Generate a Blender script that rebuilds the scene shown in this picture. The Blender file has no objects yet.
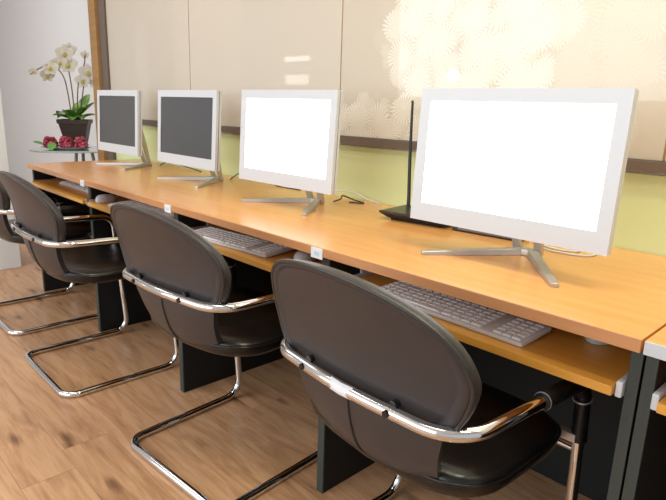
import bpy, bmesh, math, random
from mathutils import Vector, Matrix
from math import sin, cos, pi, radians
random.seed(7)
SC = bpy.context.scene
COL = SC.collection

# ------------------------------------------------------------------ helpers
def lin(h):
    h = h.lstrip('#'); o = []
    for i in (0, 2, 4):
        c = int(h[i:i+2], 16) / 255
        o.append(c/12.92 if c <= .04045 else ((c+.055)/1.055)**2.4)
    return (o[0], o[1], o[2], 1)

def mat(name, col, rough=.5, metal=0, coat=0, spec=.5, trans=0, ior=1.45, emit=None, estr=0, croughness=.05):
    m = bpy.data.materials.new(name); m.use_nodes = True
    b = m.node_tree.nodes['Principled BSDF']
    b.inputs['Base Color'].default_value = lin(col) if isinstance(col, str) else col
    b.inputs['Roughness'].default_value = rough
    b.inputs['Metallic'].default_value = metal
    b.inputs['Coat Weight'].default_value = coat
    b.inputs['Coat Roughness'].default_value = croughness
    b.inputs['Specular IOR Level'].default_value = spec
    b.inputs['Transmission Weight'].default_value = trans
    b.inputs['IOR'].default_value = ior
    if emit:
        b.inputs['Emission Color'].default_value = lin(emit)
        b.inputs['Emission Strength'].default_value = estr
    return m

class NT:
    def __init__(s, m): s.t = m.node_tree; s.n = s.t.nodes; s.b = s.n['Principled BSDF']
    def node(s, typ, **kw):
        n = s.n.new(typ)
        for k, v in kw.items(): setattr(n, k, v)
        return n
    def link(s, a, b): s.t.links.new(a, b)
    def math(s, op, a, b=None, c=None, clamp=False):
        n = s.n.new('ShaderNodeMath'); n.operation = op; n.use_clamp = clamp
        for i, v in enumerate((a, b, c)):
            if v is None: continue
            if isinstance(v, (int, float)): n.inputs[i].default_value = v
            else: s.link(v, n.inputs[i])
        return n.outputs[0]
    def mix(s, f, a, b):
        n = s.n.new('ShaderNodeMix'); n.data_type = 'RGBA'
        for i, v in ((0, f), (6, a), (7, b)):
            if isinstance(v, (int, float)): n.inputs[i].default_value = v
            elif isinstance(v, tuple): n.inputs[i].default_value = v
            elif isinstance(v, str): n.inputs[i].default_value = lin(v)
            else: s.link(v, n.inputs[i])
        return n.outputs[2]
    def ramp(s, f, stops):
        n = s.n.new('ShaderNodeValToRGB'); e = n.color_ramp.elements
        while len(e) < len(stops): e.new(.5)
        for el, (p, c) in zip(e, stops):
            el.position = p; el.color = lin(c) if isinstance(c, str) else c
        s.link(f, n.inputs[0]); return n.outputs[0]
    def bump(s, h, strength=.2, dist=.002):
        n = s.n.new('ShaderNodeBump'); n.inputs['Strength'].default_value = strength
        n.inputs['Distance'].default_value = dist
        s.link(h, n.inputs['Height']); s.link(n.outputs[0], s.b.inputs['Normal'])
    def coords(s, scale=(1, 1, 1), kind='Object'):
        c = s.n.new('ShaderNodeTexCoord'); mp = s.n.new('ShaderNodeMapping')
        mp.inputs['Scale'].default_value = scale
        s.link(c.outputs[kind], mp.inputs[0]); return mp.outputs[0]
    def noise(s, v, scale, detail=4, rough=.55, dist=0):
        n = s.n.new('ShaderNodeTexNoise'); n.inputs['Scale'].default_value = scale
        n.inputs['Detail'].default_value = detail; n.inputs['Roughness'].default_value = rough
        n.inputs['Distortion'].default_value = dist
        s.link(v, n.inputs['Vector']); return n.outputs[0]

def obj(name, bm, m, parent=None, smooth=True, angle=40):
    me = bpy.data.meshes.new(name)
    bmesh.ops.recalc_face_normals(bm, faces=bm.faces)
    if smooth:
        lim = radians(angle)
        for f in bm.faces: f.smooth = True
        for e in bm.edges:
            if len(e.link_faces) == 2 and e.calc_face_angle(0) > lim: e.smooth = False
    bm.to_mesh(me); bm.free()
    me.materials.append(m)
    o = bpy.data.objects.new(name, me); COL.objects.link(o)
    if smooth and len(me.polygons) < 300:
        md = o.modifiers.new('weighted_normal', 'WEIGHTED_NORMAL'); md.keep_sharp = True; md.weight = 100
    if parent: o.parent = parent
    return o

def tag(o, label, cat, group=None):
    o['label'] = label; o['category'] = cat
    if group: o['group'] = group
    return o

def thing(name, label, cat, loc=(0, 0, 0), rz=0, group=None):
    o = bpy.data.objects.new(name, None); COL.objects.link(o)
    o.empty_display_size = .05
    o.location = loc; o.rotation_euler = (0, 0, rz)
    return tag(o, label, cat, group)

def struct(name, bm, m, **k):
    o = obj(name, bm, m, **k); o['kind'] = 'structure'; return o

def dup(root, loc, rz, label):
    r = root.copy(); COL.objects.link(r); r.location = loc; r.rotation_euler = (0, 0, rz); r['label'] = label
    for ch in list(root.children):
        c = ch.copy(); COL.objects.link(c); c.parent = r
        for g in list(ch.children):
            d = g.copy(); COL.objects.link(d); d.parent = c
    return r

def box(bm, x0, x1, y0, y1, z0, z1, bev=0, seg=2, M=None):
    b2 = bmesh.new()
    bmesh.ops.create_cube(b2, size=1)
    for v in b2.verts:
        v.co = Vector(((x0+x1)/2 + v.co.x*(x1-x0), (y0+y1)/2 + v.co.y*(y1-y0), (z0+z1)/2 + v.co.z*(z1-z0)))
    if bev: bmesh.ops.bevel(b2, geom=b2.edges[:], offset=bev, segments=seg, affect='EDGES', profile=.5)
    if M is not None: bmesh.ops.transform(b2, matrix=M, verts=b2.verts)
    merge(bm, b2); return bm

def merge(bm, b2):
    mp = {}
    for v in b2.verts: mp[v] = bm.verts.new(v.co)
    for f in b2.faces:
        try: bm.faces.new([mp[v] for v in f.verts])
        except ValueError: pass
    b2.free()

def B(*a, **k): return box(bmesh.new(), *a, **k)

def fillet(pts, rad, closed=False, n=8):
    P = [Vector(p) for p in pts]; N = len(P); out = []
    R = rad if isinstance(rad, (list, tuple)) else [rad]*N
    for i in range(N):
        if not closed and i in (0, N-1): out.append(P[i]); continue
        a, b, c = P[i-1], P[i], P[(i+1) % N]
        u = (a-b).normalized(); v = (c-b).normalized()
        ang = u.angle(v)
        if R[i] <= 0 or ang > 3.1: out.append(b); continue
        d = min(R[i]/math.tan(ang/2), (a-b).length*.49, (c-b).length*.49)
        r = d*math.tan(ang/2)
        cen = b + (u+v).normalized()*(r/math.sin(ang/2))
        s = (b+u*d-cen).normalized(); e = (b+v*d-cen).normalized(); om = s.angle(e)
        for k in range(n+1):
            out.append(cen + (s*sin(om*(1-k/n)) + e*sin(om*k/n))*(r/sin(om)))
    return out

def tube(bm, pts, r, closed=False, seg=12, caps=True):
    P = [Vector(p) for p in pts]; N = len(P)
    rad = r if isinstance(r, (list, tuple)) else [r]*N
    T = []
    for i in range(N):
        if closed: t = P[(i+1) % N]-P[i-1]
        else: t = P[min(i+1, N-1)]-P[max(i-1, 0)]
        T.append(t.normalized())
    n = T[0].orthogonal().normalized(); frames = []
    for i in range(N):
        if i:
            q = T[i-1].rotation_difference(T[i]); n = q @ n
            n = (n - T[i]*n.dot(T[i])).normalized()
        frames.append((n.copy(), T[i].cross(n)))
    tw = 0
    if closed:
        q = T[-1].rotation_difference(T[0]); ne = q @ n
        tw = math.atan2(ne.cross(frames[0][0]).dot(T[0]), ne.dot(frames[0][0]))
    rings = []
    for i in range(N):
        a, b = frames[i]; off = tw*i/N
        rings.append([bm.verts.new(P[i] + (a*cos(2*pi*k/seg+off) + b*sin(2*pi*k/seg+off))*rad[i]) for k in range(seg)])
    for i in range(N if closed else N-1):
        A, C = rings[i], rings[(i+1) % N]
        for k in range(seg): bm.faces.new((A[k], A[(k+1) % seg], C[(k+1) % seg], C[k]))
    if not closed and caps:
        bm.faces.new(rings[0][::-1]); bm.faces.new(rings[-1])
    return bm

def spline(ctrl, n=8, closed=False):
    P = [Vector(p) for p in ctrl]; N = len(P); out = []
    for i in range(N if closed else N-1):
        p1, p2 = P[i], P[(i+1) % N]
        p0 = P[i-1] if (closed or i > 0) else p1*2-p2
        p3 = P[(i+2) % N] if (closed or i+2 < N) else p2*2-p1
        for k in range(n):
            t = k/n
            out.append(.5*((2*p1)+(p2-p0)*t+(2*p0-5*p1+4*p2-p3)*t*t+(3*p1-p0-3*p2+p3)*t**3))
    if not closed: out.append(P[-1])
    return out

def rings_solid(bm, outline, prof, place):
    """outline: list of 2D pts; prof: list of (scale, height) from centre of one face to the centre of the other; place maps (u,v,h)->3D"""
    cx = sum(p[0] for p in outline)/len(outline); cy = sum(p[1] for p in outline)/len(outline)
    prev = None
    for s, h in prof:
        if s < 1e-6: ring = [bm.verts.new(place(cx, cy, h))]
        else: ring = [bm.verts.new(place(cx+(x-cx)*s, cy+(y-cy)*s, h)) for x, y in outline]
        if prev:
            n = len(outline)
            for k in range(n):
                k2 = (k+1) % n
                if len(prev) == 1: bm.faces.new((prev[0], ring[k], ring[k2]))
                elif len(ring) == 1: bm.faces.new((prev[k], ring[0], prev[k2]))
                else: bm.faces.new((prev[k], ring[k], ring[k2], prev[k2]))
        prev = ring
    return bm

def lathe(bm, prof, cen=(0, 0), seg=24, squash=1):
    rings = []
    for r, z in prof:
        if r < 1e-6: rings.append([bm.verts.new((cen[0], cen[1], z))])
        else: rings.append([bm.verts.new((cen[0]+r*cos(2*pi*k/seg), cen[1]+r*squash*sin(2*pi*k/seg), z)) for k in range(seg)])
    for A, C in zip(rings, rings[1:]):
        for k in range(seg):
            k2 = (k+1) % seg
            if len(A) == 1 and len(C) == 1: continue
            if len(A) == 1: bm.faces.new((A[0], C[k], C[k2]))
            elif len(C) == 1: bm.faces.new((A[k], A[k2], C[0]))
            else: bm.faces.new((A[k], A[k2], C[k2], C[k]))
    return bm

# ------------------------------------------------------------------ materials
def wood_material(name, c0, c1, c2, rough, coat=0):
    m = mat(name, c1, rough, coat=coat, croughness=.22); t = NT(m)
    v = t.coords((1.2, 14, 14))
    f = t.noise(v, 2.2, 6, .6, .6)
    v2 = t.coords((4, 90, 90)); f2 = t.noise(v2, 2, 3)
    k = t.math('ADD', t.math('MULTIPLY', f, .75), t.math('MULTIPLY', f2, .25))
    t.link(t.ramp(k, [(.3, c0), (.5, c1), (.72, c2)]), t.b.inputs['Base Color'])
    return m
M_desk = wood_material('desk_laminate', '#db9a55', '#e3a35f', '#eaad6a', .26, .35)
M_edge = wood_material('desk_edge', '#c48a5c', '#cc9162', '#d49a6a', .35, .2)
M_tray = wood_material('tray_laminate', '#d9983d', '#e2a446', '#e9ae52', .32, .2)
M_black = mat('black_board', '#101313', .6)
M_post = mat('grey_edge_board', '#3a413e', .45)
M_white = mat('white_plastic', '#cfd3d9', .35, coat=.2)
M_whitelabel = mat('white_label', '#eceef2', .5)
M_bluelabel = mat('blue_label', '#c9d9ea', .5)
M_chrome = mat('chrome', '#e0e1e3', .08, 1)
M_leather = mat('grey_leather', '#3a3637', .42, coat=.12, croughness=.3)
t = NT(M_leather); t.bump(t.noise(t.coords((1, 1, 1)), 260, 2), .12, .001)
M_roll = mat('leather_roll', '#33302e', .36, coat=.2, croughness=.25)
M_seat = mat('black_leather', '#0f0f10', .3, coat=.18, croughness=.2)
t = NT(M_seat); t.bump(t.noise(t.coords((1, 1, 1)), 9, 3), .35, .012)
M_rubber = mat('black_rubber', '#141416', .38)
t = NT(M_rubber); t.bump(t.noise(t.coords((1, 1, 3)), 60, 2), .5, .004)
M_bolt = mat('bolt_steel', '#3c3b3c', .3, .8)
M_steel = mat('brushed_steel', '#c6c1bd', .42, .75)
M_dark = mat('dark_plastic', '#232223', .35, coat=.2)
M_darkgrey = mat('grey_plastic', '#706d70', .45)
M_screen_on = mat('lit_screen', '#ffffff', .3, emit='#ffffff', estr=1.6)
M_screen_off = mat('dark_screen', '#4d4e51', .3, spec=.4)
M_key = mat('key_white', '#f4f5f8', .45)
M_kbody = mat('keyboard_body', '#dfe1e6', .35)
M_cable_w = mat('white_cable', '#dcdad6', .5)
M_cable_b = mat('dark_cable', '#3a4038', .5)
M_wall = mat('white_wall', '#eeeff0', .7)
t = NT(M_wall); t.bump(t.noise(t.coords((1, 1, 1)), 90, 2), .05, .001)
M_colwall = mat('column_paint', '#ecedef', .6)
M_base = mat('baseboard_paint', '#e6e8ec', .4)
M_green = mat('green_board', '#dae5ae', .55)
M_brown = mat('brown_trim', '#6f6055', .4)
M_woodtrim = wood_material('wood_trim', '#96703f', '#a67f4e', '#b08a58', .4)
M_ceil = mat('ceiling_paint', '#e4e2dc', .8)
M_seam = mat('seam_brass', '#a8865c', .4)
M_glass_panel = mat('beige_glass', '#cdc3b4', .35, coat=.9, croughness=.03, spec=.3)

# floor: knotty vinyl planks laid along x
M_floor = mat('vinyl_plank', '#a87e5d', .38, coat=.15, croughness=.25)
t = NT(M_floor)
tc = t.node('ShaderNodeTexCoord'); sep = t.node('ShaderNodeSeparateXYZ'); t.link(tc.outputs['Object'], sep.inputs[0])
row = t.math('FLOOR', t.math('DIVIDE', sep.outputs[1], .155))
wn = t.node('ShaderNodeTexWhiteNoise', noise_dimensions='1D'); t.link(row, wn.inputs['W'])
xs = t.math('ADD', t.math('DIVIDE', sep.outputs[0], 1.2), t.math('MULTIPLY', wn.outputs[0], 7.3))
cell = t.math('FLOOR', xs)
wn2 = t.node('ShaderNodeTexWhiteNoise', noise_dimensions='2D')
cb = t.node('ShaderNodeCombineXYZ'); t.link(row, cb.inputs[0]); t.link(cell, cb.inputs[1]); t.link(cb.outputs[0], wn2.inputs['Vector'])
off = t.node('ShaderNodeCombineXYZ'); t.link(t.math('MULTIPLY', wn2.outputs[0], 37.), off.inputs[0]); t.link(t.math('MULTIPLY', wn2.outputs[0], 11.), off.inputs[1])
va = t.node('ShaderNodeVectorMath', operation='ADD'); t.link(tc.outputs['Object'], va.inputs[0]); t.link(off.outputs[0], va.inputs[1])
mp = t.node('ShaderNodeMapping'); mp.inputs['Scale'].default_value = (1.6, 9, 1); t.link(va.outputs[0], mp.inputs[0])
g1 = t.noise(mp.outputs[0], 1.5, 7, .62, 1.2)
mp2 = t.node('ShaderNodeMapping'); mp2.inputs['Scale'].default_value = (4, 60, 1); t.link(va.outputs[0], mp2.inputs[0])
g2 = t.noise(mp2.outputs[0], 1.6, 4)
k = t.math('ADD', t.math('MULTIPLY', g1, .72), t.math('MULTIPLY', g2, .28))
k = t.math('ADD', k, t.math('MULTIPLY', t.math('SUBTRACT', wn2.outputs[0], .5), .10))
base = t.ramp(k, [(.28, '#8d6650'), (.41, '#b78a64'), (.55, '#cfa27c'), (.75, '#ddb387')])
mp3 = t.node('ShaderNodeMapping'); mp3.inputs['Scale'].default_value = (3.2, 8.5, 1); t.link(va.outputs[0], mp3.inputs[0])
vor = t.node('ShaderNodeTexVoronoi'); vor.inputs['Scale'].default_value = 1.1; t.link(mp3.outputs[0], vor.inputs['Vector'])
knot = t.math('MULTIPLY', t.math('SUBTRACT', .21, t.math('ADD', vor.outputs['Distance'], t.math('MULTIPLY', t.math('SUBTRACT', g1, .5), .35))), 6, clamp=True)
c2 = t.mix(t.math('MULTIPLY', knot, .8), base, '#6b4632')
fy = t.math('FRACT', t.math('DIVIDE', sep.outputs[1], .155)); fx = t.math('FRACT', xs)
e1 = t.math('LESS_THAN', fy, .014); e2 = t.math('LESS_THAN', fx, .0022)
c3 = t.mix(t.math('MULTIPLY', t.math('MAXIMUM', e1, e2), .38), c2, '#6a4c37')
t.link(c3, t.b.inputs['Base Color'])

# frosted panel printed with white many-petalled flowers
M_flower = mat('flower_glass', '#cdc3b4', .35, coat=.9, croughness=.03, spec=.3)
t = NT(M_flower)
tc = t.node('ShaderNodeTexCoord'); sep = t.node('ShaderNodeSeparateXYZ'); t.link(tc.outputs['Object'], sep.inputs[0])
X, Z = sep.outputs[0], sep.outputs[2]
def blob(x, zz, cx, cz, rx, rz, w=1.0):
    a = t.math('DIVIDE', t.math('SUBTRACT', x, cx), rx); b = t.math('DIVIDE', t.math('SUBTRACT', zz, cz), rz)
    d = t.math('SQRT', t.math('ADD', t.math('MULTIPLY', a, a), t.math('MULTIPLY', b, b)))
    return t.math('MULTIPLY', t.math('MULTIPLY', t.math('SUBTRACT', 1.02, d), 12, clamp=True), w)
def layer(scale, ox, petals, seed, r0, rp):
    nn = t.math('MULTIPLY', t.math('SUBTRACT', t.noise(tc.outputs['Object'], 9+seed, 2), .5), .035)
    cb = t.node('ShaderNodeCombineXYZ'); t.link(t.math('ADD', t.math('ADD', X, ox), nn), cb.inputs[0]); t.link(t.math('SUBTRACT', t.math('ADD', Z, ox*.7), nn), cb.inputs[1])
    v = t.node('ShaderNodeTexVoronoi', voronoi_dimensions='2D'); v.inputs['Scale'].default_value = scale; v.inputs['Randomness'].default_value = .8
    t.link(cb.outputs[0], v.inputs['Vector'])
    sb = t.node('ShaderNodeVectorMath', operation='SUBTRACT'); t.link(cb.outputs[0], sb.inputs[0]); t.link(v.outputs['Position'], sb.inputs[1])
    s2 = t.node('ShaderNodeSeparateXYZ'); t.link(sb.outputs[0], s2.inputs[0])
    pp = t.node('ShaderNodeSeparateXYZ'); t.link(v.outputs['Position'], pp.inputs[0])
    fx_, fz_ = t.math('SUBTRACT', pp.outputs[0], ox), t.math('SUBTRACT', pp.outputs[1], ox*.7)   # flower centre on the panel
    m = t.math('MAXIMUM', blob(fx_, fz_, -.84, 1.34, .36, .24), t.math('MAXIMUM', blob(fx_, fz_, -1.17, 1.03, .30, .105), blob(fx_, fz_, -.68, 1.60, .36, .25)))
    m = t.math('MAXIMUM', m, blob(fx_, fz_, -.48, 1.25, .22, .30, .25))  # right-hand flowers kept faint: glare wash-out put into the print colour
    ang = t.math('ARCTAN2', s2.outputs[1], s2.outputs[0]); rr = v.outputs['Distance']
    p = t.math('ABSOLUTE', t.math('SINE', t.math('ADD', t.math('MULTIPLY', ang, petals), t.math('MULTIPLY', rr, 2.0))))
    body = t.math('MULTIPLY', t.math('SUBTRACT', t.math('ADD', r0, t.math('MULTIPLY', p, rp)), rr), 8, clamp=True)
    vein = t.math('POWER', p, .8)
    core = t.math('SUBTRACT', 1, t.math('MULTIPLY', rr, 4.5), clamp=True)
    return t.math('MULTIPLY', t.math('MULTIPLY', body, m), t.math('MAXIMUM', t.math('ADD', .12, t.math('MULTIPLY', vein, .88)), core))
f1 = layer(9.5, 0.0, 12, 1, .26, .42); f2 = layer(13, 3.37, 10, 2, .26, .40); f3 = layer(18.0, 7.91, 8, 3, .25, .38)
ff = t.math('MAXIMUM', f1, t.math('MAXIMUM', t.math('MULTIPLY', f2, .8), t.math('MULTIPLY', f3, .55)))
mk = 1.0
col = t.mix(t.math('MULTIPLY', t.math('MULTIPLY', ff, mk), .95), '#cabfae', '#ebe5d8')
t.link(col, t.b.inputs['Base Color'])

# ------------------------------------------------------------------ room
DW, H = .663, .747           # panel wall plane, desk height
struct('floor', B(-13, 3, -4, 1.6, -.05, 0), M_floor)
struct('ceiling', B(-13, 3, -4, 1.6, 2.8, 2.85), M_ceil)
struct('wall_back', B(-3.70, 3, DW+.012, DW+.13, 0, .955, bev=.001), M_green)
struct('wall_top', B(-3.70, 3, DW+.02, DW+.13, .955, 2.8), M_wall)
struct('wall_alcove', B(-13, -3.6, 1.15, 1.25, 0, 2.8), M_wall)
struct('wall_left', B(-13.1, -13, -4, 1.25, 0, 2.8), M_wall)
struct('column_left', B(-4.25, -3.815, -.55, .066, 0, 2.8, bev=.003), M_colwall)
struct('baseboard_left', B(-4.262, -3.805, -.56, .076, 0, .205, bev=.004), M_base)
b = B(-3.58, 3, DW-.012, DW+.02, .962, .992, bev=.002)
struct('trim_1', b, M_brown)
struct('trim_2', B(-3.58, 3, DW+.0105, DW+.02, .926, .930), M_green)
struct('trim_3', B(-3.80, -3.69, DW-.03, DW+.14, 0, 2.8, bev=.003), M_woodtrim)
struct('trim_4', B(-3.69, -3.585, DW-.012, DW+.14, 0, 2.8, bev=.003), M_brown)
seams = [-3.585, -2.56, -1.41, -.208, 1.0, 3.0]
for i in range(5):
    o = struct('window_%d' % (i+1), B(seams[i]+.003, seams[i+1]-.003, DW, DW+.018, .993, 2.8, bev=.0015), M_flower if i == 2 else M_glass_panel)
    if i < 4:
        s = struct('trim_%d' % (i+5), B(seams[i+1]-.004, seams[i+1]+.004, DW+.004, DW+.021, .993, 2.8), M_seam)

# ------------------------------------------------------------------ desks
def desk(name, label, x0, x1, bays, edge_mat, tags=True, second=False):
    d = thing(name, label, 'desk', (x0, 0, 0), 0)
    L = x1-x0; W = L/bays
    TB = .0255
    bm = B(0, L, .002, DW+.01, H-TB, H, bev=.0022)
    obj('worktop', bm, M_desk, d)
    obj('edge_band', B(.0005, L-.0005, -.001, .0019, H-TB+.001, H-.0012, bev=.0006), edge_mat, d)
    for k in range(bays+1):
        xc = k*W
        if k == 0: xa, xb = .0, .02
        elif k == bays: xa, xb = L-.02, L
        else: xa, xb = xc, xc+.026
        if second and k == 0: xa, xb = 0, .02
        p = obj('side_panel', B(xa, xb, .028, .62, 0, H-TB, bev=.0015), M_black, d)
        obj('front_edge', B(xa, xb, .0235, .029, .0, H-TB, bev=.001), M_post, p)
        if tags and 0 < k < bays:
            n = obj('edge_label', B(xc-.018, xc+.026, -.0035, -.0008, H-TB-.006, H-.003, bev=.001), M_whitelabel, d)
            obj('label_print', B(xc-.004, xc+.014, -.0042, -.003, H-.023, H-.012), M_bluelabel, n)
    obj('back_panel', B(.02, L-.02, .605, .62, 0, H-TB, bev=.001), M_black, d)
    for k in range(bays):
        xa = k*W+(.026 if k else .02); xb = (k+1)*W-(0 if k < bays-1 else .02)
        tr = obj('keyboard_tray', B(xa+.014, xb-.014, .0, .40, .630, .648, bev=.0015), M_tray, d)
        for s, xx in ((0, xa+.001), (1, xb-.013)):
            bm = B(xx, xx+.012, .012, .40, .626, .656, bev=.003)
            box(bm, xx+.002, xx+.010, .14, .36, .655, H-TB, bev=.001)
            obj('tray_runner', bm, M_white if second or k == bays-1 else M_steel, tr)
    return d
desk('computer_desk', 'long orange wood computer desk with four keyboard trays and black side panels', -3.2, 0, 4, M_edge)
desk('computer_desk', 'orange wood desk with a white front edge at the far right', .004, .82, 1, M_white, tags=False, second=True)

# ------------------------------------------------------------------ monitors
def make_monitor(screen):
    w, h, T = .507, .332, .032
    root = thing('desktop_monitor', 'x', 'monitor', group='white monitors on the long desk')
    zb = .077
    tilt = Matrix.Translation((0, 0, zb)) @ Matrix.Rotation(-.052, 4, 'X')
    fx, ft, fb = .029, .03, .046
    bm = bmesh.new()
    box(bm, -w/2, -w/2+fx, 0, .012, 0, h); box(bm, w/2-fx, w/2, 0, .012, 0, h)
    box(bm, -w/2+fx, w/2-fx, 0, .012, 0, fb); box(bm, -w/2+fx, w/2-fx, 0, .012, h-ft, h)
    bmesh.ops.remove_doubles(bm, verts=bm.verts, dist=1e-5)
    # drop inner coincident faces
    bmesh.ops.transform(bm, matrix=tilt, verts=bm.verts)
    obj('front_frame', bm, M_white, root)
    obj('screen', B(-w/2+fx-.001, w/2-fx+.001, .0022, .010, fb-.001, h-ft+.001, M=tilt), screen, root, smooth=False)
    obj('gap_band', B(-w/2+.003, w/2-.003, .0105, .017, .003, h-.003, M=tilt), M_darkgrey, root)
    obj('rear_shell', B(-w/2, w/2, .016, .027, 0, h, bev=.004, M=tilt), M_white, root)
    # V-shaped stand
    hubL, hubR = Vector((-.032, .165, .012)), Vector((.032, .165, .012))
    def bar(a, c, w0, w1, t0, t1):
        bm = bmesh.new(); a = Vector(a); c = Vector(c); n = 7; rows = []
        dirv = (c-a); side = Vector((-dirv.y, dirv.x, 0)).normalized()
        for i in range(n):
            s = i/(n-1); p = a.lerp(c, s); ww = w0+(w1-w0)*s; tt = t0+(t1-t0)*s
            if i == n-1: ww *= .8
            rows.append([bm.verts.new(p+side*ww/2), bm.verts.new(p-side*ww/2), bm.verts.new(p-side*ww/2*.85+Vector((0, 0, tt))), bm.verts.new(p+side*ww/2*.85+Vector((0, 0, tt)))])
        for A, C in zip(rows, rows[1:]):
            for k in range(4): bm.faces.new((A[k], A[(k+1) % 4], C[(k+1) % 4], C[k]))
        bm.faces.new(rows[0][::-1]); bm.faces.new(rows[-1])
        bmesh.ops.bevel(bm, geom=bm.edges[:], offset=.0012, segments=1, affect='EDGES')
        return bm
    obj('foot', bar((-.012, .172, 0), (-.175, -.045, 0), .030, .020, .018, .009), M_steel, root)
    obj('foot', bar((.012, .172, 0), (.175, -.045, 0), .030, .022, .018, .009), M_steel, root)
    obj('foot_hub', B(-.034, .034, .155, .188, 0, .018, bev=.004), M_steel, root)
    for s in (-1, 1):
        bm = bmesh.new(); prev = None
        for x, y, zz, wd, th in ((.026, .176, .004, .022, .016), (.030, .168, .03, .020, .016), (.038, .142, .13, .020, .020), (.048, .100, .27, .020, .022)):
            r4 = [bm.verts.new((s*x+dx*wd/2, y+dy*th/2, zz)) for dx, dy in ((-1, -1), (1, -1), (1, 1), (-1, 1))]
            if prev:
                for k in range(4): bm.faces.new((prev[k], prev[(k+1) % 4], r4[(k+1) % 4], r4[k]))
            else: bm.faces.new(r4)
            prev = r4
        bm.faces.new(prev)
        obj('upright', bm, M_steel, root)
    obj('hinge_plate', B(-.07, .07, .038, .105, zb+.15, zb+.20, bev=.006), M_white, root)
    return root
mon_off = make_monitor(M_screen_off)
mon_off.location = (-2.826, .352, H); mon_off['label'] = 'white monitor with dark screen at the plant end of the desk'
dup(mon_off, (-2.065, .333, H), 0, 'white monitor with dark screen, next to the monitor showing a blank white screen')
mon_on = make_monitor(M_screen_on)
mon_on.location = (-1.318, .294, H); mon_on.rotation_euler = (0, 0, .02); mon_on['label'] = 'smaller-looking of the two lit white-screen monitors, beside the dark-screened ones'
dup(mon_on, (-.403, .205, H), .01, 'nearest and largest monitor with lit white screen, in front of the black router')

# ------------------------------------------------------------------ keyboards and mice
TZ = .648
def make_keyboard():
    w, d = .425, .120
    root = thing('keyboard', 'x', 'keyboard', group='keyboards on the pull-out trays')
    tl = Matrix.Rotation(radians(3.2), 4, 'X')
    bm = B(-w/2, w/2, 0, d, .0, .010, bev=.003, M=Matrix.Translation((0, 0, .0005)) @ tl)
    obj('case', bm, M_kbody, root)
    for s in (-1, 1):
        obj('foot', B(s*.16-.02, s*.16+.02, d-.014, d-.006, 0, .0075, bev=.001), M_dark, root)
    gap = .0028; rows = 6; rh = (d-.014)/rows
    cache = {}
    def key(x, y, kw, kh):
        ck = (round(kw, 4), round(kh, 4))
        if ck not in cache:
            b2 = bmesh.new(); bmesh.ops.create_cube(b2, size=1)
            for v in b2.verts:
                sh = .86 if v.co.z > 0 else 1
                v.co = Vector((v.co.x*kw*sh, v.co.y*kh*sh, (v.co.z+.5)*.0038))
            o = obj('key', b2, M_key, root, smooth=False); cache[ck] = o.data
        else:
            o = bpy.data.objects.new('key', cache[ck]); COL.objects.link(o); o.parent = root
        o.matrix_local = Matrix.Translation((0, 0, .0005)) @ tl @ Matrix.Translation((x, y, .010))
    mw = .316; cols = 14; cw = mw/cols; x0 = -w/2+.008
    pw = .022; px = w/2-.008-3*pw
    for r in range(1, rows):
        y = .007+rh*(r+.5)
        for c in range(cols): key(x0+cw*(c+.5), y, cw-gap, (rh-gap)*(.7 if r == 5 else 1))
        for c in range(3): key(px+pw*(c+.5), y, pw-gap, (rh-gap)*(.7 if r == 5 else 1))
    y = .007+rh*.5
    xx = x0
    for kw in (1.4, 1.1, 1.3, 5.4, 1.3, 1.1, 1.2, 1.2):
        key(xx+cw*kw/2, y, cw*kw-gap, rh-gap); xx += cw*kw
    for c in range(3): key(px+pw*(c+.5), y, pw-gap, rh-gap)
    return root
kb = make_keyboard()
kb.location = (-.432, .036, TZ); kb.rotation_euler = (0, 0, radians(-2)); kb['label'] = 'white keyboard on the tray under the nearest lit monitor'
dup(kb, (-1.285, .022, TZ), radians(5.5), 'white keyboard on the tray under the second nearest monitor, its front left corner sticking out')
dup(kb, (-1.985, .03, TZ), radians(1), 'keyboard mostly hidden behind the second nearest chair back')
dup(kb, (-2.80, .10, TZ), radians(0), 'keyboard pushed deep into the tray at the plant end of the desk')

def make_mouse():
    root = thing('computer_mouse', 'x', 'mouse', group='mice on the pull-out trays')
    out = [(.031*cos(a)*(1 if sin(a) < 0 else .92), .054*sin(a)) for a in [2*pi*k/28 for k in range(28)]]
    prof = [(0, 0), (.9, 0), (.985, .003), (1, .009), (.97, .017), (.88, .025), (.7, .031), (.4, .035), (0, .036)]
    bm = rings_solid(bmesh.new(), out, prof, lambda x, y, h: (x, y, h*(1-.16*(y/.054))))
    obj('shell', bm, M_white, root, angle=60)
    b2 = bmesh.new(); bmesh.ops.create_cone(b2, cap_ends=True, segments=14, radius1=.009, radius2=.009, depth=.006)
    bmesh.ops.transform(b2, matrix=Matrix.Translation((0, .030, .029)) @ Matrix.Rotation(pi/2, 4, 'Y'), verts=b2.verts)
    obj('scroll_wheel', b2, M_darkgrey, root)
    return root
ms = make_mouse(); ms.location = (-.135, .212, TZ); ms['label'] = 'white mouse beside the nearest keyboard, partly hidden by the desk edge'
dup(ms, (-.975, .115, TZ), radians(25), 'white mouse between the two nearest keyboards, beside a white desk label')
dup(ms, (-2.31, .07, TZ), radians(10), 'small white mouse on the third tray, near the far grey post')

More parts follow.
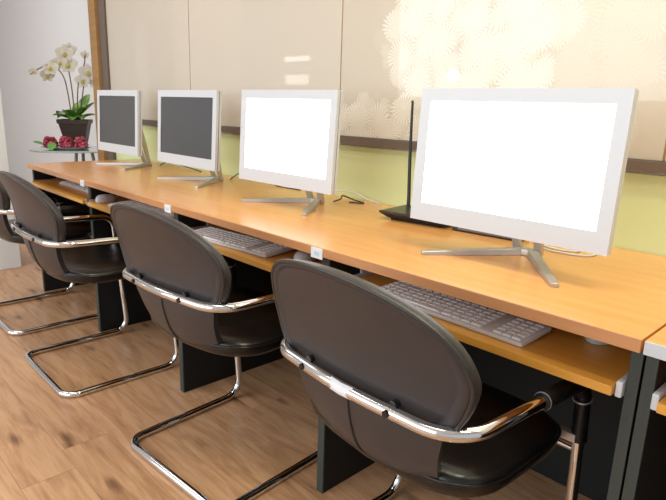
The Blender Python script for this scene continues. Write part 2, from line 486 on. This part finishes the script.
# ------------------------------------------------------------------ router, hub, cables
r = thing('wifi_router', 'black flat router with upright antenna behind the nearest monitor', 'router', (-.85, .525, H), radians(8))
out = [(-.125, -.085), (.125, -.085), (.125, .085), (-.125, .085)]
bm = rings_solid(bmesh.new(), out, [(0, 0), (.72, 0), (.74, .006), (.80, .008), (1, .024), (1, .028), (.97, .030), (0, .031)], lambda x, y, h: (x, y, h))
obj('case', bm, M_dark, r, angle=25)
bm = tube(bmesh.new(), [(-.108, .075, .02), (-.110, .078, .06), (-.120, .085, .20), (-.126, .09, .385)], [.007, .0065, .0058, .0042], seg=10)
a = obj('antenna', bm, M_dark, r)
h = thing('network_box', 'small black box lying behind the stand of the nearest monitor', 'box', (-.60, .52, H), radians(5))
obj('case', B(-.11, .11, -.035, .035, 0, .022, bev=.004), M_dark, h)
obj('port_strip', B(-.09, .09, -.0365, -.034, .006, .015, bev=.001), M_darkgrey, h)
def cable(pts, m, label, r=.0028):
    o = obj('cable', tube(bmesh.new(), spline(pts, 10), r, seg=8), m)
    return tag(o, label, 'cable', 'cables behind the monitors')
z = H+.003
cable([(-.47, .53, z), (-.40, .47, z), (-.33, .47, z), (-.29, .50, z), (-.31, .56, z), (-.42, .60, z)], M_cable_w, 'white cable looping out behind the right foot of the nearest monitor')
cable([(-.48, .56, z), (-.42, .505, z), (-.37, .495, z), (-.335, .515, z), (-.35, .545, z), (-.43, .575, z)], M_cable_w, 'second white cable, inside the loop behind the nearest monitor')
cable([(-1.29, .53, z), (-1.28, .56, z+.01), (-1.31, .60, z+.015), (-1.26, .615, z+.003), (-1.20, .605, z), (-1.25, .575, z)], M_cable_b, 'dark cable against the green wall, beside the smaller-looking lit monitor')
cable([(-1.40, .645, z+.02), (-1.30, .65, z+.025), (-1.22, .645, z+.008), (-1.16, .65, z)], M_cable_w, 'pale cable against the green wall behind the smaller-looking lit monitor')
cable([(-2.04, .56, z), (-2.02, .61, z+.03), (-1.9, .635, z+.03), (-1.75, .62, z), (-1.60, .63, z)], M_cable_b, 'dark green cable on the desk between the second and third monitors from the plant')
cable([(-2.78, .58, z), (-2.75, .62, z+.02), (-2.6, .63, z+.01), (-2.4, .62, z)], M_cable_b, 'thin dark cable between the two dark-screened monitors')

# ------------------------------------------------------------------ chairs
A_ = .250; RB = .0125; AZ = .598; YB = -.285; YF = .145
def arm_loop(YB2=0):
    YG = YF+.04+YB2
    P = [(-A_, YB, RB), (A_, YB, RB), (A_, YG, RB), (A_, YF, AZ-.018), (A_, YB+.004, AZ), (0, YB-.018, AZ), (-A_, YB+.004, AZ), (-A_, YF, AZ-.018), (-A_, YG, RB)]
    R = [.055, .055, .06, .06, .085, 1.0, .085, .06, .06]
    return fillet(P, R, True, 9)
def outline_back():
    half = [(0, .578), (.10, .580), (.175, .584), (.218, .596), (.240, .625), (.256, .672), (.255, .706), (.236, .752), (.196, .790), (.142, .817), (.072, .833), (0, .838)]
    pts = half + [(-x, zz) for x, zz in half[-2:0:-1]]
    return [(p.x, p.y) for p in spline([(x, zz, 0) for x, zz in pts], 3, True)]
def back_y(zz): return -.262 - (zz-.58)*.13 - 1.5*max(0, zz-.65)**2
def make_chair(label, sleeves=(), extras=False, loc=(0, 0, 0), rz=0):
    c = thing('cantilever_chair', label, 'chair', loc, rz, 'black leather visitor chairs along the desk')
    obj('tube_frame', tube(bmesh.new(), arm_loop(), RB, True, 14), M_chrome, c, angle=80)
    # back pad; h<0 towards the rear
    prof = [(0, -.016), (.5, -.0165), (.84, -.0165), (.885, -.0150), (.900, -.0140), (.915, -.0165), (.94, -.0185), (.97, -.0165), (.993, -.010), (1, 0), (.985, .012), (.95, .021), (.88, .027), (.6, .033), (.3, .035), (0, .035)]
    place = lambda x, zz, h: (x, back_y(zz) + h + x*x*.40, zz)
    out = outline_back()
    bp = obj('backrest', rings_solid(bmesh.new(), out, prof, place), M_leather, c, angle=70)
    # piping round the rim
    cx = sum(p[0] for p in out)/len(out); cz = sum(p[1] for p in out)/len(out)
    pts = [place(cx+(x-cx)*.992, cz+(zz-cz)*.992, -.014) for x, zz in out]
    obj('piping', tube(bmesh.new(), pts, .0042, True, 8), M_roll, bp, angle=80)
    # lower shell, running from the rail down and forward under the seat
    path = [(-.286, .582, .200), (-.284, .56, .198), (-.276, .52, .188), (-.258, .47, .178), (-.226, .432, .172), (-.17, .412, .175), (-.09, .405, .19), (0, .403, .195), (.10, .405, .19), (.16, .41, .17)]
    ctrl = spline([(p[0], p[1], p[2]) for p in path], 4)
    bm = bmesh.new(); nx = 16; rows_o = []; rows_i = []
    for i, p in enumerate(ctrl):
        tt = (ctrl[min(i+1, len(ctrl)-1)]-ctrl[max(i-1, 0)]); ty, tz = tt.x, tt.y; l = math.hypot(ty, tz)
        ny, nz = -tz/l, ty/l            # inward normal (towards sitter)
        ro = []; ri = []
        for k in range(nx+1):
            u = -1+2*k/nx; x = u*p.z; o_ = .030*abs(u)**2.6
            ro.append(bm.verts.new((x, p.x+ny*o_, p.y+nz*o_)))
            ri.append(bm.verts.new((x*.97, p.x+ny*(o_+.018), p.y+nz*(o_+.018))))
        rows_o.append(ro); rows_i.append(ri)
    for i in range(len(ctrl)-1):
        for k in range(nx):
            bm.faces.new((rows_o[i][k], rows_o[i][k+1], rows_o[i+1][k+1], rows_o[i+1][k]))
            bm.faces.new((rows_i[i][k], rows_i[i+1][k], rows_i[i+1][k+1], rows_i[i][k+1]))
        for k in (0, nx): bm.faces.new((rows_o[i][k], rows_o[i+1][k], rows_i[i+1][k], rows_i[i][k]))
    for i in (0, len(ctrl)-1):
        for k in range(nx): bm.faces.new((rows_o[i][k], rows_i[i][k], rows_i[i][k+1], rows_o[i][k+1]))
    ls = obj('lower_shell', bm, M_leather, c, angle=50)
    obj('seam', tube(bmesh.new(), [(0, p.x-.001*(0 if i > 20 else 1), p.y-.0005) for i, p in enumerate(ctrl)][2:26], .0028, seg=8), M_roll, ls, angle=80)
    # seat cushion
    so = []
    for k in range(56):
        a = 2*pi*k/56; e = 2/4.2
        x = .240*math.copysign(abs(cos(a))**e, cos(a)); y = .208*math.copysign(abs(sin(a))**e, sin(a))
        so.append((x, y-.028))
    prof = [(0, .422), (.9, .422), (.965, .425), (.995, .434), (1, .446), (.998, .456), (.985, .463), (.95, .470), (.85, .476), (.5, .474), (0, .472)]
    def seat_place(x, y, h):
        front = max(0, (y-.10)/.09); rear = max(0, (-y-.12)/.1)
        return (x, y, h - .012*front*front + .012*rear*(abs(x)/.22))
    seat = obj('seat', rings_solid(bmesh.new(), so, prof, seat_place), M_seat, c, angle=60)
    pts = [seat_place(x*1.0, y, .4545) for x, y in so]
    obj('piping', tube(bmesh.new(), pts, .0036, True, 6), M_seat, seat, angle=80)
    # support bar and tabs
    obj('support_bar', tube(bmesh.new(), [(-A_, YF+.012, .412), (A_, YF+.012, .412)], .009, seg=10), M_chrome, c)
    for s in (-1, 1):
        obj('bracket', B(min(s*.20, s*A_), max(s*.20, s*A_), YF-.008, YF+.012, .432, .452, bev=.003), M_steel, c)
    for s in (-1, 1):
        b2 = bmesh.new(); bmesh.ops.create_cone(b2, cap_ends=True, segments=16, radius1=.0085, radius2=.0065, depth=.02)
        x = s*.115
        yr = YB-.018+.022*abs(x)/A_
        bmesh.ops.transform(b2, matrix=Matrix.Translation((x, yr-RB+.0075, AZ+.001)) @ Matrix.Rotation(pi/2, 4, 'X'), verts=b2.verts)
        obj('bolt', b2, M_bolt, c)
        b2 = bmesh.new(); tube(b2, [(x, yr+.004, AZ+.012), (x, -.262, AZ+.014)], .008, seg=10)
        obj('bolt', b2, M_dark, c)
    for s in sleeves:
        P = fillet([(s*A_, -.03, AZ-.0107), (s*A_, YF, AZ-.018), (s*A_, YF+.012, .435)], [0, .06, 0], False, 10)
        rr = [.0165+.0012*sin(i*2.1) for i in range(len(P))]
        sl = obj('arm_sleeve', tube(bmesh.new(), P, rr, seg=12), M_rubber, c, angle=60)
        obj('sleeve_ring', tube(bmesh.new(), [(s*A_+.0166*cos(q), -.026, AZ-.0107+.0166*sin(q)) for q in [2*pi*k/16 for k in range(16)]], .0016, True, 6), M_darkgrey, sl)
        obj('sleeve_ring', tube(bmesh.new(), [(s*A_+.0185*cos(q), YF+.0185*sin(q), .535+.004*sin(q)) for q in [2*pi*k/16 for k in range(16)]], .002, True, 6), M_steel, sl)
    if extras:
        bm = bmesh.new()
        a0 = []
        for k in range(9):
            x = -.030+.060*k/8
            yc = YB-.018+.022*abs(x)/A_ + .0035
            ring = []
            for q in range(7):
                an = radians(-70+140*q/6)
                ring.append((x, yc-(RB+.0012)*cos(an), AZ+(RB+.0012)*sin(an)))
            a0.append([bm.verts.new(p) for p in ring])
        for A, C in zip(a0, a0[1:]):
            for q in range(6): bm.faces.new((A[q], A[q+1], C[q+1], C[q]))
        o = obj('rail_label', bm, M_whitelabel, c); o['label'] = 'blank white sticker wrapped on the chrome rail'
        bm = bmesh.new()
        vs = [bm.verts.new(p) for p in ((.0, -.165, .412), (.03, -.16, .412), (.028, -.162, .385), (.008, -.168, .372))]
        bm.faces.new(vs)
        r_ = bmesh.ops.extrude_face_region(bm, geom=bm.faces[:])
        bmesh.ops.translate(bm, verts=[v for v in r_['geom'] if isinstance(v, bmesh.types.BMVert)], vec=(0, .0008, 0))
        obj('paper_tag', bm, M_cable_w, c)
    return c
make_chair('nearest black leather chair, white sticker on its chrome back rail', (1, -1), True, (-.387, .008, 0), radians(-2.5))
make_chair('black leather chair second nearest, in front of the second nearest monitor', (1, -1), False, (-1.155, .012, 0), radians(4))
make_chair('black leather chair third nearest, both chrome armrests bare', (), False, (-2.055, -.055, 0), radians(0))
make_chair('farthest black leather chair, cut off by the left edge', (1, -1), False, (-2.82, -.03, 0), radians(0))

# ------------------------------------------------------------------ glass side table with plant and grapes
TT = .75
TC = Vector((-4.07, .64))
st = thing('side_table', 'pale glass-topped side table under the orchid, behind the long desk', 'table', (TC.x, TC.y, 0))
M_tglass = mat('table_glass', '#c0ced2', .12, coat=.5, spec=.5)
M_tleg = mat('table_leg_metal', '#9a9d9b', .35, .6)
bm = lathe(bmesh.new(), [(0, TT-.012), (.255, TT-.012), (.26, TT-.009), (.26, TT-.003), (.256, TT), (0, TT)], seg=48, squash=1.4)
obj('glass_top', bm, M_tglass, st)
for k in range(3):
    a = radians(-75+120*k)
    pts = spline([(.06*cos(a), .06*sin(a), TT-.015), (.10*cos(a), .10*sin(a), .45), (.18*cos(a), .18*sin(a), .18), (.24*cos(a), .24*sin(a), .012)], 6)
    obj('leg', tube(bmesh.new(), pts, .012, seg=10), M_tleg, st)
obj('ring', tube(bmesh.new(), [(.1*cos(2*pi*k/24), .1*sin(2*pi*k/24), .45) for k in range(24)], .006, True, 8), M_darkgrey, st)
obj('hub_plate', lathe(bmesh.new(), [(0, TT-.02), (.09, TT-.02), (.09, TT-.0122), (0, TT-.0122)], seg=24), M_darkgrey, st)

M_pot = mat('brown_pot', '#4a3e39', .5)
M_leaf = mat('leaf_green', '#4f8a35', .4, coat=.2)
t = NT(M_leaf); oi = t.noise(t.coords((1, 1, 1)), 14, 2); t.link(t.ramp(oi, [(.35, '#3c7030'), (.5, '#5a9338'), (.68, '#a9c65c')]), t.b.inputs['Base Color'])
M_stem = mat('flower_stem', '#6f5a45', .5)
M_petal = mat('white_petal', '#f3efe6', .5)
M_petalc = mat('yellow_petal_centre', '#cfc96a', .5)
M_moss = mat('moss', '#5b6a3a', .9)
fl = thing('potted_orchid', 'white orchid with green leaves in a square brown pot on the glass table', 'potted plant', (-4.21, .645, TT), radians(-30))
bm = bmesh.new()
def sq(hw, zz): return [bm.verts.new((x*hw, y*hw, zz)) for x, y in ((-1, -1), (1, -1), (1, 1), (-1, 1))]
L = [sq(.062, 0), sq(.098, .175), sq(.106, .176), sq(.109, .205), sq(.100, .205), sq(.092, .18)]
bm.faces.new(L[0][::-1])
for A, C in zip(L, L[1:]):
    for k in range(4): bm.faces.new((A[k], A[(k+1) % 4], C[(k+1) % 4], C[k]))
bm.faces.new(L[-1])
obj('pot', bm, M_pot, fl, angle=20)
b2 = bmesh.new(); bmesh.ops.create_icosphere(b2, subdivisions=3, radius=.094)
for v in b2.verts: v.co = Vector((v.co.x*.93, v.co.y*.93, .178+v.co.z*.22+.006*sin(v.co.x*90)*cos(v.co.y*80)))
obj('moss', b2, M_moss, fl)
def leaf_bm(base, az, length, width, rise, droop):
    bm = bmesh.new(); d = Vector((cos(az), sin(az), 0)); s = Vector((-sin(az), cos(az), 0)); n = 9; R = []
    for i in range(n+1):
        q = i/n; c = Vector(base)+d*length*q*(.75+.25*(1-q))+Vector((0, 0, rise*q-droop*q*q))
        ww = width*(sin(pi*min(1, q*.93+.07))**.7)/2 if i < n else .001
        R.append([bm.verts.new(c+s*ww*e+Vector((0, 0, .28*ww*abs(e)))) for e in (-1, -.5, 0, .5, 1)])
    for A, C in zip(R, R[1:]):
        for k in range(4): bm.faces.new((A[k], A[k+1], C[k+1], C[k]))
    g = bmesh.ops.extrude_face_region(bm, geom=bm.faces[:])
    bmesh.ops.translate(bm, verts=[v for v in g['geom'] if isinstance(v, bmesh.types.BMVert)], vec=(0, 0, .002))
    return bm
for k, (az, ln, wd, rs, dr) in enumerate([(-110, .20, .10, .10, .06), (-140, .19, .09, .17, .12), (-85, .17, .10, .12, .10), (80, .20, .11, .20, .06), (60, .19, .10, .10, .05), (100, .17, .11, .26, .06), (10, .15, .09, .12, .10), (-30, .15, .085, .13, .12), (40, .15, .09, .20, .10), (170, .18, .08, .18, .12), (130, .17, .09, .22, .08), (-60, .13, .08, .16, .08)]):
    obj('leaf', leaf_bm((0, 0, .19), radians(az+30), ln, wd*1.25, rs, dr), M_leaf, fl, angle=80)
def orchid_flower(parent, p, face, s):
    """five petals and a lip facing direction `face`"""
    f = Vector(face).normalized(); q = f.to_track_quat('Z', 'Y'); Mx = Matrix.Translation(p) @ q.to_matrix().to_4x4()
    bm = bmesh.new()
    for k, (a, ln, wd) in enumerate(((90, 1, .75), (18, 1.05, 1.15), (162, 1.05, 1.15), (-54, .95, .7), (-126, .95, .7))):
        a = radians(a); d = Vector((cos(a), sin(a), 0)); sd = Vector((-sin(a), cos(a), 0)); R = []
        for i in range(7):
            u = i/6; ww = .5*wd*s*(sin(pi*(u*.88+.08)))**.8; cpt = d*s*ln*u+Vector((0, 0, .22*s*u*u-.002*k))
            R.append([bm.verts.new(Mx @ (cpt+sd*ww*e-Vector((0, 0, .08*s*abs(e))))) for e in (-1, 0, 1)])
        for A, C in zip(R, R[1:]):
            for j in range(2): bm.faces.new((A[j], A[j+1], C[j+1], C[j]))
    o = obj('flower', bm, M_petal, parent, angle=80)
    b2 = bmesh.new(); bmesh.ops.create_uvsphere(b2, u_segments=10, v_segments=8, radius=s*.22)
    bmesh.ops.transform(b2, matrix=Mx @ Matrix.Translation((0, -.1*s, .12*s)) @ Matrix.Diagonal((1, 1.3, .8, 1)), verts=b2.verts)
    obj('lip', b2, M_petalc, o)
face0 = Matrix.Rotation(radians(30), 3, 'Z') @ Vector((.95, -.30, .05))
side = Matrix.Rotation(radians(30), 3, 'Z') @ Vector((.32, .95, 0))      # photo-right in the plant's own axes
def plant_pt(u, zz, depth=0): return side*u + face0.normalized()*depth + Vector((0, 0, zz))
stems = [[(-.02, .2), (-.035, .40), (-.06, .52), (-.13, .585), (-.22, .55), (-.27, .51)],
         [(.0, .2), (-.005, .42), (-.02, .58), (-.03, .68), (.0, .72)],
         [(.02, .2), (.03, .38), (.05, .50), (.09, .60), (.10, .66)],
         [(.03, .2), (.06, .36), (.09, .48), (.18, .57), (.25, .55)]]
for s in stems: obj('stem', tube(bmesh.new(), spline([plant_pt(u, zz) for u, zz in s], 6), .004, seg=6), M_stem, fl)
for (u, zz, dp, sz, tilt) in [(-.25, .53, .01, .030, 0), (-.135, .56, .02, .058, .3), (-.16, .51, .0, .05, -.2), (-.035, .665, .02, .066, 0), (.0, .70, .0, .05, .4), (-.02, .59, .03, .068, .2), (-.07, .60, .02, .055, -.1), (.11, .54, .03, .066, .1), (.07, .48, .02, .055, -.1), (.155, .48, .02, .055, .2), (.245, .56, .0, .052, -.2), (.20, .62, .01, .042, .1), (.10, .67, .0, .032, .2)]:
    fdir = face0 + side*(random.uniform(-.5, .5)) + Vector((0, 0, tilt))
    orchid_flower(fl, plant_pt(u, zz, dp), fdir, sz)

# tray of grapes
PC = Vector((-4.02, .50, TT))
pl = thing('fruit_plate', 'oval silver plate holding red grapes on the glass table', 'plate', PC, radians(55))
bm = lathe(bmesh.new(), [(0, 0), (.10, 0), (.11, .004), (.165, .016), (.17, .019), (.162, .019), (.108, .007), (0, .005)], seg=40, squash=.55)
obj('dish', bm, M_steel, pl)
M_grape = mat('red_grape', '#9c2440', .3, coat=.3)
t = NT(M_grape); t.link(t.ramp(t.noise(t.coords((1, 1, 1)), 25, 1), [(.35, '#7d1a33'), (.5, '#b23450'), (.7, '#cf6a7c')]), t.b.inputs['Base Color'])
M_gleaf = mat('bright_leaf', '#6fae52', .45)
def bunch(off, label, n, rx, ry):
    g = thing('grape_bunch', label, 'grapes', (0, 0, 0), 0, 'red grape bunches on the silver plate')
    c0 = PC + Matrix.Rotation(radians(55), 3, 'Z') @ Vector(off)
    g.location = c0 + Vector((0, 0, .012)); g.rotation_euler = (0, 0, radians(55))
    bm = bmesh.new(); pts = []
    tries = 0
    while len(pts) < n and tries < 4000:
        tries += 1
        x, y = random.uniform(-rx, rx), random.uniform(-ry, ry); q = (x/rx)**4+(y/ry)**2
        if q > 1: continue
        zz = random.uniform(.013, .022+.05*(1-q*q)); p = Vector((x, y, zz))
        if all((p-o).length > .017 for o in pts): pts.append(p)
    for p in pts:
        b2 = bmesh.new(); bmesh.ops.create_icosphere(b2, subdivisions=2, radius=random.uniform(.011, .0135))
        bmesh.ops.translate(b2, verts=b2.verts, vec=p); merge(bm, b2)
    o = obj('berries', bm, M_grape, g, angle=80)
    o['kind'] = 'stuff'
    obj('stalk', tube(bmesh.new(), spline([(-rx*.8, 0, .03), (0, 0, .045), (rx*.9, 0, .04)], 6), .0025, seg=6), M_stem, g)
    return g
bunch((-.103, 0, 0), 'red grape bunch beside the green leaf, at the camera-left end of the plate', 60, .038, .045)
bunch((.0, .0, 0), 'red grape bunch in the middle of the silver plate', 60, .038, .045)
g = bunch((.103, 0, 0), 'red grape bunch below the brown pot, at the end of the plate by the monitor', 56, .038, .045)
for nm, lb, off, az, ln in (('loose_leaf', 'bright green leaf standing in front of the grapes at the rim of the silver plate', (-.070, -.108, .001), 80, .04), ('loose_leaf', 'pale green leaf sticking out past the grapes towards the white wall', (-.155, .0, .03), 178, .085)):
    c0 = PC + Matrix.Rotation(radians(55), 3, 'Z') @ Vector(off)
    o = obj(nm, leaf_bm((0, 0, 0), radians(az), ln, (.062 if az == 80 else .08), .05 if az == 80 else .02, 0), M_gleaf, angle=80)
    o.location = c0; o.rotation_euler = (0, 0, radians(55)); tag(o, lb, 'leaf')

# ------------------------------------------------------------------ camera
f, pit, ya, ro, cx, cy, cz = 570.12, .245057, .800391, .0319328, .272539, -.980128, 1.101683
fw = Vector((-sin(ya)*cos(pit), cos(ya)*cos(pit), -sin(pit))); rr = Vector((cos(ya), sin(ya), 0)); uu = rr.cross(fw)
r2 = rr*cos(ro)+uu*sin(ro); u2 = -rr*sin(ro)+uu*cos(ro)
cam = bpy.data.cameras.new('camera'); co = bpy.data.objects.new('camera', cam); COL.objects.link(co)
M = Matrix((r2, u2, -fw)).transposed().to_4x4(); M.translation = (cx, cy, cz); co.matrix_world = M
cam.sensor_fit = 'HORIZONTAL'; cam.sensor_width = 36; cam.lens = 36*f/666; cam.clip_start = .02
SC.camera = co

# ------------------------------------------------------------------ light
w = bpy.data.worlds.new('world'); SC.world = w; w.use_nodes = True
bg = w.node_tree.nodes['Background']; bg.inputs[0].default_value = (.90, .955, 1, 1); bg.inputs[1].default_value = .62
def area(name, loc, target, sx, sy, power, col=(1, .97, .92)):
    l = bpy.data.lights.new(name, 'AREA'); l.shape = 'RECTANGLE'; l.size = sx; l.size_y = sy; l.energy = power; l.color = col
    o = bpy.data.objects.new(name, l); COL.objects.link(o); o.location = loc
    o.rotation_euler = (Vector(target)-Vector(loc)).to_track_quat('-Z', 'Y').to_euler(); return o
area('window_daylight', (-2.0, -3.95, 1.7), (-2.0, 0, 1.5), 6, 2.0, 120, (.91, .965, 1))  # added soft fill from behind the camera, brightens front faces and keyboards
area('ceiling_lamp', (-5.2, -.3, 2.76), (-5.2, -.3, 0), 1.2, .3, 17, (.95, .98, 1))  # unseen overhead fill, added to lift the dim alcove wall
for x in (-3.6, -2.0, -.4):
    area('ceiling_lamp', (x, -.75, 2.76), (x, -.75, 0), 1.2, .3, 9, (1, .985, .965))
area('wall_washer', (-.20, .12, 2.6), (-.25, .66, 1.35), .9, .12, 8, (1, .98, .70))
area('wall_washer', (.55, .12, 2.6), (.3, .66, 1.4), .9, .12, 18, (1, .98, .68))
area('far_lamp', (-6.61, -3.5, 1.79), (-6.61, 0, 1.79), .58, .07, .7)
area('far_lamp', (-6.61, -3.5, 1.49), (-6.61, 0, 1.49), .54, .14, 1.0)
l = bpy.data.lights.new('bulb', 'POINT'); l.energy = 3; l.shadow_soft_size = .07; l.color = (1, .93, .75)
o = bpy.data.objects.new('bulb', l); COL.objects.link(o); o.location = (-3.79, -3.5, 1.51)

SC.view_settings.view_transform = 'Standard'; SC.view_settings.look = 'None'
SC.view_settings.exposure = 0.0; SC.view_settings.gamma = 1; SC.view_settings.use_curve_mapping = False
SC.cycles.max_bounces = 8
